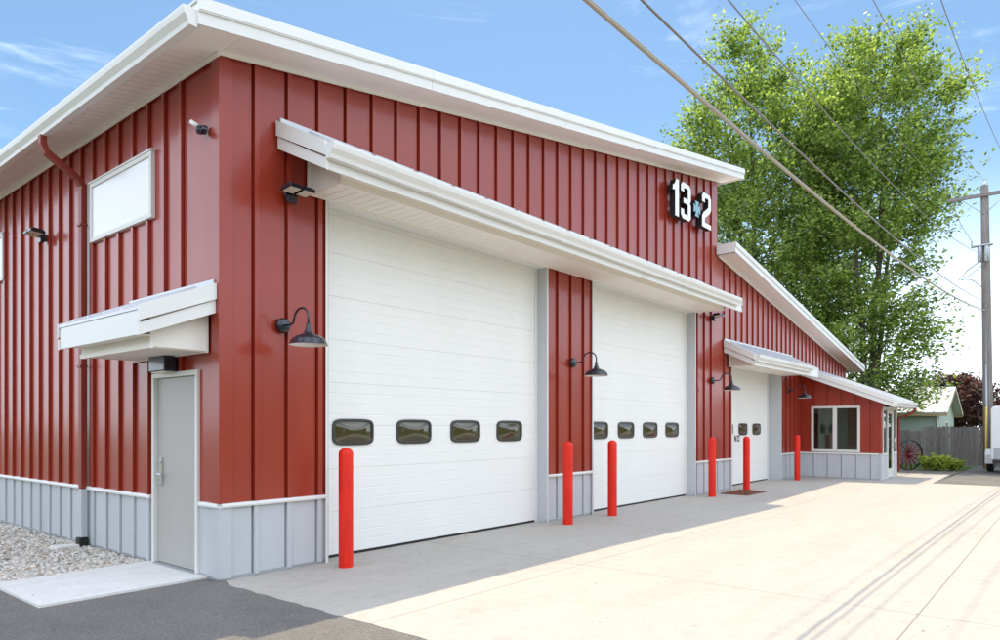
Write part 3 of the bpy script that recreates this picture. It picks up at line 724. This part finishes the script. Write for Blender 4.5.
# ------------------------------------------------------------------ utility pole and wires
PX, PY = 29.15, -4.28
U = empty('utility_pole', (0, 0, 0)); tag(U, 'weathered wooden utility pole with one crossarm behind the white trailer', 'utility pole')
top = (PX-.12, PY+.13, 10.95)
pole_at = lambda z: Vector((PX, PY, 0)).lerp(Vector(top), z/10.95)
mb = MB(); mb.tube([tuple(pole_at(z)) for z in (-.05, 3, 6, 9, 10.95)], [.175, .165, .155, .14, .13], 14); mb.build('post', M['pole_wood'], U)
ca = pole_at(10.55)
mb = MB(); cz = ca.z; mb.box(ca.x-.20, ca.x-.10, ca.y-1.22, ca.y+1.22, cz-.065, cz+.065)
cr = mb.build('crossarm', M['pole_wood'], U, bevel=.01)
for s in (-1, 1):
    mb = MB(); mb.tube([(ca.x-.155, ca.y+s*.75, cz-.05), (ca.x-.12, ca.y, cz-.75)], .014, 6); mb.build('brace', M['galv'], U)
ins = [(ca.x-.15, ca.y+1.12, cz+.065), (ca.x-.15, ca.y-1.12, cz+.065), (top[0], top[1], 10.93)]
for p in ins:
    mb = MB(); mb.lathe([(.012, -.02), (.012, .06), (.05, .07), (.04, .10), (.05, .12), (.03, .16), (.035, .18), (.0, .20)], 10, p); mb.build('insulator', M['lamp_white'] if p is ins[2] else M['frame_dark'], U)
tc = pole_at(8.25)
for dy in (.16, -.06):
    mb = MB(); mb.lathe([(.0, .33), (.07, .32), (.085, .27), (.085, -.27), (.06, -.30), (.0, -.30)], 12, (tc.x-.28, tc.y+dy, tc.z)); mb.build('transformer', M['galv'], U)
mb = MB(); mb.box(tc.x-.36, tc.x-.12, tc.y-.25, tc.y+.45, tc.z+.32, tc.z+.37); mb.tube([(tc.x-.25, tc.y+.42, tc.z+.3), (tc.x-.25, tc.y+.42, tc.z+.55)], .03, 6); mb.build('bracket', M['galv'], U)
mb = MB(); mb.tube([(tc.x-.3, tc.y+.2, tc.z-.3), (tc.x-.3, tc.y+.55, tc.z-.55), (tc.x-.25, tc.y+.85, tc.z-.9), (tc.x-.25, tc.y+.4, tc.z-.95), (tc.x-.17, tc.y+.1, tc.z-1.25), (tc.x-.12, tc.y+.1, tc.z-2.2)], .018, 6)
mb.tube([(tc.x-.3, tc.y-.05, tc.z-.3), (tc.x-.3, tc.y+.4, tc.z-.7), (tc.x-.25, tc.y+.8, tc.z-.92)], .014, 6)
mb.tube([(ins[0][0], ins[0][1], cz+.15), (tc.x-.3, tc.y+.75, tc.z+1.2), (tc.x-.28, tc.y+.42, tc.z+.55)], .010, 6); mb.build('jumper', M['wire_grey'], U)
mb = MB(); mb.tube([tuple(pole_at(z)+Vector((-.165, .03, 0))) for z in (.2, 2, 4)], .035, 8); mb.build('conduit', M['galv'], U)
GG = empty('guy_wire', (0, 0, 0)); tag(GG, 'steel guy wire with a yellow guard beside the trailer', 'guy wire')
ga = (27.75, -4.30, -.03)
mb = MB(); mb.tube([ga, tuple(pole_at(5.9))], .008, 6); mb.build('cable', M['galv'], GG)
d = (pole_at(5.9)-Vector(ga)).normalized(); mb = MB(); mb.tube([tuple(Vector(ga)+d*q) for q in (.12, 1.2, 2.45)], .032, 8); mb.build('guard', M['yellow'], GG)

def wire(name, att, thru, r, m, lab, x_far=-29.0):
    """parabola between the pole and the next pole behind the camera, passing thru (x, z)"""
    xp, yp, zp = att; half = (xp-x_far)/2; xm = (xp+x_far)/2
    q = ((thru[0]-xm)/half)**2; zl = (thru[1]-zp*q)/(1-q)
    pts = [(x, yp, zl+(zp-zl)*((x-xm)/half)**2) for x in np.linspace(x_far, xp, 60)]
    mb = MB()
    if r > .02:   # bundled cable lashed to a messenger
        mb.tube(pts, r*.62, 8); mb.tube([(x, y, z+r*.95) for x, y, z in pts], r*.35, 6)
    else: mb.tube(pts, r, 6)
    o = mb.build(name, m); tag(o, lab, 'wire', 'overhead wires'); return o
p = lambda z, dx=-.16, dy=0.0: (pole_at(z).x+dx, pole_at(z).y+dy, z)
wire('overhead_wire', p(6.08), (0.42, 4.59), .025, M['wire_tan'], 'thick tan bundled cable, lowest of the overhead lines')
wire('overhead_wire', p(6.42), (1.24, 4.98), .0115, M['wire_grey'], 'dark cable just above the thick tan bundled cable')
wire('overhead_wire', p(8.25), (3.07, 5.86), .008, M['wire_grey'], 'thin wire running to the transformer on the pole')
wire('overhead_wire', (ins[0][0], ins[0][1], ins[0][2]+.2), (9.08, 9.14), .0075, M['wire_grey'], 'thin wire running to the left end of the crossarm')
wire('overhead_wire', (top[0], top[1], 11.12), (9.70, 9.00), .0075, M['wire_grey'], 'thin wire running to the very top of the pole')
wire('overhead_wire', (ins[1][0], ins[1][1], ins[1][2]+.2), (8.74, 8.11), .0075, M['wire_grey'], 'rightmost thin wire running to the right end of the crossarm')

# ------------------------------------------------------------------ vegetation
def leaf_mesh(name, base_pts, dirs, lens, per, size, m, parent, spread=.16, droop=0.0):
    n = len(base_pts); N = n*per
    tt = rng.random((n, per)); P = base_pts[:, None]+dirs[:, None]*(lens[:, None]*tt)[..., None] + rng.normal(0, 1, (n, per, 3))*spread*(.5+lens[:, None, None]*.5)
    P = P.reshape(-1, 3); P[:, 2] -= droop*tt.reshape(-1)
    nrm = rng.normal(0, 1, (N, 3)); nrm[:, 2] = np.abs(nrm[:, 2])+.5; nrm /= np.linalg.norm(nrm, axis=1)[:, None]
    ax = np.repeat(dirs, per, 0)+rng.normal(0, .8, (N, 3)); ax -= (ax*nrm).sum(1)[:, None]*nrm; ax /= np.linalg.norm(ax, axis=1)[:, None]+1e-9
    bx = np.cross(nrm, ax); s = size*(.65+.7*rng.random(N))[:, None]
    V = np.stack([P-ax*s*.5, P+bx*s*.36+nrm*s*.08, P+ax*s*.6, P-bx*s*.36+nrm*s*.08], 1).reshape(-1, 3)
    me = bpy.data.meshes.new(name); me.vertices.add(4*N); me.vertices.foreach_set('co', V.astype(np.float32).ravel())
    me.loops.add(4*N); me.loops.foreach_set('vertex_index', np.arange(4*N, dtype=np.int32)); me.polygons.add(N)
    me.polygons.foreach_set('loop_start', np.arange(0, 4*N, 4, dtype=np.int32)); me.update(calc_edges=True); me.validate()
    me.materials.append(m); o = bpy.data.objects.new(name, me); col.objects.link(o); o.parent = parent; return o
def tree(name, lab, base, prof, leaders, ntw, per, size, lm, trunk_r, tl=(.7, 1.7), gap=.0, upb=.55, seed=1, freq=.45, spread=.13):
    global rng; rng = np.random.default_rng(seed); random.seed(seed)
    root = empty(name, base); tag(root, lab, 'tree')
    zs = np.array([q[0] for q in prof]); rs = np.array([q[1] for q in prof]); ox = np.array([q[2] if len(q) > 2 else 0 for q in prof]); oy = np.array([q[3] if len(q) > 3 else 0 for q in prof])
    pts = []; ds = []
    while len(pts) < ntw:
        z = random.uniform(zs[0], zs[-1]); Rr = np.interp(z, zs, rs)
        if random.random() > (Rr/rs.max())**1.3+.03: continue
        a = random.uniform(0, 2*math.pi)
        lump = 1+.34*mnoise.noise(Vector((math.cos(a)*1.7+seed*7, math.sin(a)*1.7, z*.55)))+.16*mnoise.noise(Vector((math.cos(a)*4+seed*3, math.sin(a)*4, z*1.4)))
        r = Rr*lump*random.random()**.42
        x = np.interp(z, zs, ox)+r*math.cos(a); y = np.interp(z, zs, oy)+r*math.sin(a)
        if mnoise.noise(Vector((x*freq+seed, y*freq, z*freq*1.25))) < -.12+gap: continue
        d = Vector((math.cos(a), math.sin(a), upb+random.uniform(-.3, .5)))*1.0+Vector((random.gauss(0, .35), random.gauss(0, .35), random.gauss(0, .3))); d.normalize()
        pts.append((x, y, z)); ds.append(tuple(d))
    pts = np.array(pts); ds = np.array(ds); ln = rng.uniform(tl[0], tl[1], ntw)
    leaf_mesh('crown', pts, ds, ln, per, size, lm, root, spread=spread)
    mb = MB(); H = zs[-1]; lead = []
    for (tx, ty, hz, r0) in leaders:
        h0 = zs[0]*.8 if len(leaders) > 1 else -.1
        ps = [Vector((tx*(k/8)**1.1+random.uniform(-.12, .12)*k/4, ty*(k/8)**1.1+random.uniform(-.12, .12)*k/4, -.1+(hz+.1)*k/8)) for k in range(9)]
        ps[0] = Vector((tx*.08, ty*.08, -.1))
        mb.tube(ps, [r0*(1-.88*k/8) for k in range(9)], 9); lead.append((ps, r0))
    for k in range(90):
        i = random.randrange(ntw); tp = Vector(pts[i]); ps, r0 = min(lead, key=lambda L: min((tp-q).length for q in L[0])) if random.random() < .7 else random.choice(lead)
        zb = max(zs[0]*.6, tp.z-random.uniform(.25, .5)*(tp.xy.length+2.0)); f = min(.98, max(.1, zb/ps[-1].z)); q = f*8; j = min(7, int(q)); b = ps[j].lerp(ps[j+1], q-j)
        mid = b.lerp(tp, .5)+Vector((random.gauss(0, .2), random.gauss(0, .2), -.15*(tp-b).length*.5)); rr = max(.02, r0*(1-.88*f)*.45)
        mb.tube([b, b.lerp(mid, .6)+Vector((0, 0, .02)), mid, tp], [rr, rr*.8, rr*.6, .012], 6)
    mb.build('trunk', M['bark'], root); return root
tree('shade_tree', 'tall bright green tree left of its twin behind the wing roof', (34.7, 6.3, -.05),
     [(3.5, 2.8), (7, 4.0), (11.2, 4.5), (15.0, 4.6), (17.0, 4.2), (18.4, 2.7, -.2, .2), (20.4, 1.3, -.5, .6), (22.0, .55, -.7, .9), (23.2, .1, -.7, .9)], [(-.4, .6, 22.2, .22), (-1.6, 1.6, 20, .19), (1.6, -1.5, 18, .18)], 2500, 36, .17, M['leaves'], .3, seed=3, gap=.14, freq=.66, tl=(.9, 2.3), upb=.7, spread=.105)
tree('shade_tree', 'tall green tree at the right of the pair with ragged right side branches', (32.9, .65, -.05),
     [(2.4, 2.0, -.3, .5), (4.2, 2.4, -.3, .5), (7, 2.2, -.2, .3), (11, 2.2, -.1, .1), (13, 2.5), (15.5, 2.9), (17.4, 2.5, .3, -.3), (18.9, 1.4, .4, -.4), (20.1, .25, .4, -.4)], [(.8, -.6, 19, .20), (-1.0, .9, 17.5, .18), (1.2, -1.4, 17, .15)], 2300, 36, .155, M['leaves'], .3, seed=5, gap=.14, freq=.66, tl=(.9, 2.3), upb=.6, spread=.10)
tree('purple_tree', 'dark reddish purple leaved tree behind the pale green house', (52.5, -.6, -.05),
     [(1.6, 1.5), (2.8, 2.3), (3.9, 2.2), (4.6, 1.3), (5.0, .3)], [(.2, .2, 4.5, .16), (-.4, .5, 4.2, .12)], 900, 16, .20, M['purple_leaves'], .2, tl=(.4, .9), seed=8)
tree('distant_tree', 'pale green tree far off at the right edge behind the trailer', (66, -8.1, -.05),
     [(1.5, 2.0), (3.5, 3.0), (5, 2.4), (6, .6)], [(.2, .2, 5, .2)], 700, 12, .3, M['leaves'], .2, tl=(.5, 1.1), seed=9)
# unseen wood behind and left of the viewer, added to darken low reflections
rng = np.random.default_rng(21); n = 2600; q = rng.random(n)
xs_ = np.where(q < .6, -45+q/.6*125, -45-rng.random(n)*6); ys_ = np.where(q < .6, -40-rng.random(n)*7, -45+(q-.6)/.4*110)
hh = 6.5+2.5*np.sin(xs_*.21+ys_*.17)+1.5*np.sin(xs_*.53-ys_*.41)
P_ = np.stack([xs_, ys_, hh*rng.random(n)**.7], 1); D_ = rng.normal(0, 1, (n, 3)); D_ /= np.linalg.norm(D_, axis=1)[:, None]
far = leaf_mesh('unseen_wood', P_, D_, np.full(n, 1.6), 9, 1.1, M['leaves'], None, spread=.7); tag(far, 'unseen green wood added for reflections', 'wood', kind='stuff')
def shrub(lab, base, r, h, n, seed):
    global rng; rng = np.random.default_rng(seed); root = empty('shrub', base); tag(root, lab, 'shrub', 'yellow green shrubs in the bed')
    a = rng.random(n)*6.28; q = rng.random(n)**.5; el = rng.random(n)
    P = np.stack([np.cos(a)*q*r*.5, np.sin(a)*q*r*.5, .05+el*h*.45], 1); D = np.stack([np.cos(a)*q, np.sin(a)*q, .5+.6*rng.random(n)], 1); D /= np.linalg.norm(D, axis=1)[:, None]
    leaf_mesh('foliage', P, D, h*.55*(.6+.6*rng.random(n)), 14, .085, M['shrub_leaves'], root, spread=.05)
    mb = MB()
    for k in range(9): i = k*(n//9); mb.tube([(0, 0, -.05), tuple(P[i]), tuple(P[i]+D[i]*h*.4)], [.014, .01, .004], 5)
    mb.build('stem', M['bark'], root)
shrub('larger yellow green shrub right of the wagon wheel', (26.45, -2.85, 0), .66, .62, 150, 4)
shrub('smaller yellow green shrub at the right end of the bed', (26.7, -3.38, 0), .40, .42, 80, 6)

# ------------------------------------------------------------------ wagon wheel
WW = empty('wagon_wheel', (26.03, -2.08, .565), 0); WW.rotation_euler = (R(3), 0, R(-40)); tag(WW, 'old wagon wheel with dark iron rim and maroon spokes by the vestibule', 'wagon wheel')
mb = MB(); mb.lathe([(.54, -.035), (.57, -.035), (.57, .035), (.54, .035), (.54, -.035)], 40, axis='y'); mb.build('rim', M['iron'], WW)
mb = MB(); mb.lathe([(.0, -.12), (.05, -.12), (.075, -.08), (.09, 0), (.075, .08), (.05, .12), (0, .12)], 16, axis='y'); mb.build('hub', M['maroon_paint'], WW)
for k in range(14):
    a = 2*math.pi*k/14; mb = MB(); mb.tube([(math.cos(a)*.07, 0, math.sin(a)*.07), (math.cos(a)*.3, 0, math.sin(a)*.3), (math.cos(a)*.542, 0, math.sin(a)*.542)], [.022, .026, .018], 7); mb.build('spoke', M['maroon_paint'], WW)

# ------------------------------------------------------------------ fence, neighbours, trailer
FE = empty('wooden_fence', (30.2, 0, 0)); tag(FE, 'weathered grey board fence with a taller right half', 'fence')
mb = MB(); random.seed(5); y = -4.9
while y < 7:
    h = (1.62 if y < -1.95 else 1.47)+random.uniform(-.025, .025); w = .14; dx = random.uniform(-.008, .008); d = .03; tl = random.uniform(-.006, .006)
    mb.prism([(y, .03), (y+w, .03), (y+w+tl, h-.04), (y+w-.03+tl, h), (y+.03+tl, h), (y+tl, h-.04)], dx-.011, dx+.011, XA); y += w+random.uniform(.002, .007)
mb.v = [(a, b, c) for a, b, c in mb.v]; mb.build('boards', M['boards'], FE)
mb = MB()
for z in (.35, 1.2): mb.box(.02, .06, -4.9, 7, z, z+.09)
mb.build('rail', M['boards'], FE)
for k in range(6):
    mb = MB(); mb.box(.062, .15, -4.85+k*2.3, -4.76+k*2.3, -.1, 1.5); mb.build('post', M['boards'], FE)

HO = empty('small_house', (0, 0, 0)); tag(HO, 'small pale green gabled house with white metal roof behind the fence', 'house')
hx0, hx1, hy0, hy1, he, hr = 36.2, 41.6, -1.72, 3.6, 2.42, 3.62; hm = (hx0+hx1)/2
mb = MB(); mb.prism([(hx0, -.1), (hx1, -.1), (hx1, he), (hm, hr-.08), (hx0, he)], hy0, hy1, YA); mb.build('wall', M['green_siding'], HO)
mb = MB(); sl = (hr-he)/(hm-hx0); o_ = .35
for sg, e0 in ((1, hx0-o_), (-1, hx1+o_)):
    ez = he-sl*o_
    mb.prism([(e0, ez), (hm-sg*.001, hr), (hm-sg*.001, hr+.06), (e0, ez+.06)], hy0-.4, hy1+.4, YA)
    k = 0
    while hy0-.3+k*.45 < hy1+.3:
        yy = hy0-.3+k*.45; mb.prism([(e0, ez+.0605), (hm-sg*.002, hr+.0605), (hm-sg*.002, hr+.095), (e0, ez+.095)], yy, yy+.04, YA); k += 1
mb.build('roof', M['old_roof'], HO)
mb = MB()
for sg, e0 in ((1, hx0-o_), (-1, hx1+o_)):
    ez = he-sl*o_; mb.prism([(e0, ez-.12), (hm-sg*.001, hr-.12), (hm-sg*.001, hr-.002), (e0, ez-.002)], hy0-.40, hy0-.37, YA)
    mb.box(e0 if sg > 0 else e0-.02, e0+.02 if sg > 0 else e0, hy0-.369, hy1+.38, ez-.13, ez-.003)
mb.build('fascia', M['tan_wall'], HO)
mb = MB(); mb.box(hx0+2.0, hx0+2.7, hy0-.04, hy0-.001, 1.0, 1.9); w = mb.build('window', M['lamp_white'], HO)
mb = MB(); mb.box(hx0+2.07, hx0+2.63, hy0-.048, hy0-.0405, 1.07, 1.83); mb.build('pane', M['acrylic'], w)
mb = MB(); mb.tube([(hx0-.3, hy0+.06, he-.2), (hx0-.06, hy0+.06, he-.45), (hx0-.06, hy0+.06, 0)], .04, 8); mb.build('downspout', M['white_trim'], HO)

TH = empty('tan_house', (0, 0, 0)); tag(TH, 'low tan house far behind the fence beside the purple tree', 'house')
mb = MB(); mb.box(62, 70, -6.6, -1.2, -.1, 2.3); mb.build('wall', M['tan_wall'], TH)
mb = MB(); mb.prism([(61.5, 2.3), (66, 3.6), (70.5, 2.3)], -7.0, -.8, YA); mb.build('roof', M['tan_roof'], TH)

T = empty('cargo_trailer', (0, 0, 0)); tag(T, 'white enclosed cargo trailer cut off at the right edge', 'trailer')
tx0, tx1, ty0, ty1 = 25.45, 28.4, -6.45, -4.62; tz0, tz1 = .48, 2.32; rr = .14
out = [(ty1, tz0), (ty1, tz1-rr)] + [(ty1-rr+rr*math.cos(R(a)), tz1-rr+rr*math.sin(R(a))) for a in (15, 30, 45, 60, 75, 90)] + [(ty0+rr+rr*math.cos(R(a)), tz1-rr+rr*math.sin(R(a))) for a in (90, 105, 120, 135, 150, 165)] + [(ty0, tz1-rr), (ty0, tz0)]
mb = MB(); mb.prism(out, tx0, tx1, XA); mb.build('body', M['trailer_white'], T, bevel=.03)
mb = MB(); mb.box(tx0-.012, tx0-.001, ty0+.08, ty1-.08, tz0+.03, tz0+.42); mb.build('stone_guard', M['galv'], T)
mb = MB(); mb.box(tx0-.02, tx0+.3, ty0+.05, ty1-.05, tz0-.12, tz0-.001); mb.box(tx0, tx1, ty0+.3, ty0+.4, tz0-.13, tz0-.001); mb.box(tx0+.301, tx1, ty1-.4, ty1-.3, tz0-.13, tz0-.001); mb.build('chassis', M['iron'], T)
for yy, s in ((ty1, 1), (ty0, -1)):
    mb = MB(); a0, a1 = (yy+.002, yy+.25) if s > 0 else (yy-.25, yy-.002)
    mb.prism([(26.5, .40), (26.5, .62), (26.7, .80), (27.3, .80), (27.5, .62), (27.5, .40), (27.46, .40), (27.46, .60), (27.28, .765), (26.72, .765), (26.54, .60), (26.54, .40)], a0, a1, YA); mb.box(26.49, 26.499, a0, a1, .3, .62); mb.build('fender', M['trailer_white'], T)
    mb = MB(); cy = (a0+a1)/2; mb.lathe([(.20, -.09), (.30, -.10), (.335, -.07), (.335, .07), (.30, .10), (.20, .09)], 24, (27.0, cy, .335), axis='y'); wh = mb.build('wheel', M['tyre'], T)
    mb = MB(); mb.lathe([(.0, -.085), (.2, -.08), (.205, 0), (.2, .08), (.0, .085)], 20, (27.0, cy, .335), axis='y'); mb.build('rim', M['galv'], wh)
mb = MB(); mb.tube([(tx0+.1, ty0+.35, tz0-.08), (tx0-.9, (ty0+ty1)/2, tz0-.08), (tx0+.1, ty1-.35, tz0-.08)], .04, 6); mb.tube([(tx0-.8, (ty0+ty1)/2, tz0+.3), (tx0-.8, (ty0+ty1)/2, .0)], .03, 8); mb.build('tongue', M['iron'], T)

# ------------------------------------------------------------------ sky, sun, camera
CLOUD_FILL = 15.8  # brightness of the wisps and haze, and of the added out-of-view fill
w = bpy.data.worlds.new('World'); sc.world = w; w.use_nodes = True; nt = w.node_tree
SUN = Vector((.334, .225, 1)).normalized(); el = math.asin(SUN.z); az = math.atan2(SUN.x, SUN.y)
bg = nt.nodes['Background']; sky = nt.nodes.new('ShaderNodeTexSky'); sky.sky_type = 'NISHITA'; sky.sun_disc = False
sky.sun_elevation = el; sky.sun_rotation = az; sky.air_density = 1.0; sky.dust_density = .5; sky.ozone_density = .6; sky.altitude = 200
L = nt.links.new
def wn(kind, **kw):
    x = nt.nodes.new(kind)
    for k, v in kw.items(): setattr(x, k, v)
    return x
tc_ = wn('ShaderNodeTexCoord'); mp = wn('ShaderNodeMapping'); mp.inputs['Scale'].default_value = (1.3, 1.3, 6.0); mp.inputs['Rotation'].default_value = (R(6), R(-9), R(20))
def wnoise(vec, scale, det, dist):
    n = wn('ShaderNodeTexNoise'); n.inputs['Scale'].default_value = scale; n.inputs['Detail'].default_value = det; n.inputs['Roughness'].default_value = .62; n.inputs['Distortion'].default_value = dist
    L(vec, n.inputs['Vector']); return n.outputs['Fac']
def wramp(fac, p0, p1, c1=1.0):
    r = wn('ShaderNodeMapRange'); r.interpolation_type = 'SMOOTHSTEP'; r.inputs['From Min'].default_value = p0; r.inputs['From Max'].default_value = p1; r.inputs['To Max'].default_value = c1; L(fac, r.inputs['Value']); return r.outputs['Result']
L(tc_.outputs['Generated'], mp.inputs['Vector'])
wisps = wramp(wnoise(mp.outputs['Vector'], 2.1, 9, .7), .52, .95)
# bright cloud cover added outside the view as fill, to lift the shade
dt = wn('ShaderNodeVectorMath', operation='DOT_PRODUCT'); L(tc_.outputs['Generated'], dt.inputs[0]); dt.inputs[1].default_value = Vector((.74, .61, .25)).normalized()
fill_bank = wramp(dt.outputs['Value'], .72, .30)
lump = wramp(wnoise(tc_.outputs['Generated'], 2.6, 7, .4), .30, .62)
mu = wn('ShaderNodeMath', operation='MULTIPLY'); L(fill_bank, mu.inputs[0]); L(lump, mu.inputs[1])
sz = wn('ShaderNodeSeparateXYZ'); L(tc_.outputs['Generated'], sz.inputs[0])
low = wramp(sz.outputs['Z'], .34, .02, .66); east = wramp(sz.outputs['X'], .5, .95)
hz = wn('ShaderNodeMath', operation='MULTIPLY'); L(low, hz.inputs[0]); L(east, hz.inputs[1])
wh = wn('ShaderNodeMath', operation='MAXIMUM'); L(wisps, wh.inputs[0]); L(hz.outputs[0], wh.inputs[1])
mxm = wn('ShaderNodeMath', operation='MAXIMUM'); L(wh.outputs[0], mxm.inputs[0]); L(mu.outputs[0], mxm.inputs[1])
mx = wn('ShaderNodeMix', data_type='RGBA'); mx.inputs[7].default_value = (CLOUD_FILL*.92, CLOUD_FILL, CLOUD_FILL*1.13, 1)
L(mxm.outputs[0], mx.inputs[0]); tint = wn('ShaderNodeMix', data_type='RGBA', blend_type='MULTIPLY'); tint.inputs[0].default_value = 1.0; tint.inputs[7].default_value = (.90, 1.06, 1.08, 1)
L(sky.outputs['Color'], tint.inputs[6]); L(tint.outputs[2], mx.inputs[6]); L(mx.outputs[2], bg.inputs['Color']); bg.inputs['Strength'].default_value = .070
sl_ = bpy.data.lights.new('sun', 'SUN'); sl_.energy = 2.0; sl_.angle = R(.53); sl_.color = (1, .83, .58)
so = bpy.data.objects.new('sun', sl_); col.objects.link(so); so.rotation_euler = SUN.to_track_quat('Z', 'Y').to_euler(); so.location = (0, 0, 30)
cam = bpy.data.cameras.new('camera'); co = bpy.data.objects.new('camera', cam); col.objects.link(co)
co.location = (-3.734, -6.851, 1.6); co.rotation_euler = (R(90), 0, -math.atan2(.7714, .6364))
cam.sensor_width = 36; cam.lens = 25.09; cam.shift_y = .107; cam.clip_end = 2000; sc.camera = co
sc.view_settings.view_transform = 'Standard'; sc.view_settings.look = 'None'; sc.view_settings.exposure = 1.22; sc.view_settings.gamma = 1
sc.view_settings.use_curve_mapping = False
sc.cycles.max_bounces = 8; sc.cycles.diffuse_bounces = 5; sc.cycles.glossy_bounces = 4; sc.cycles.transparent_max_bounces = 8
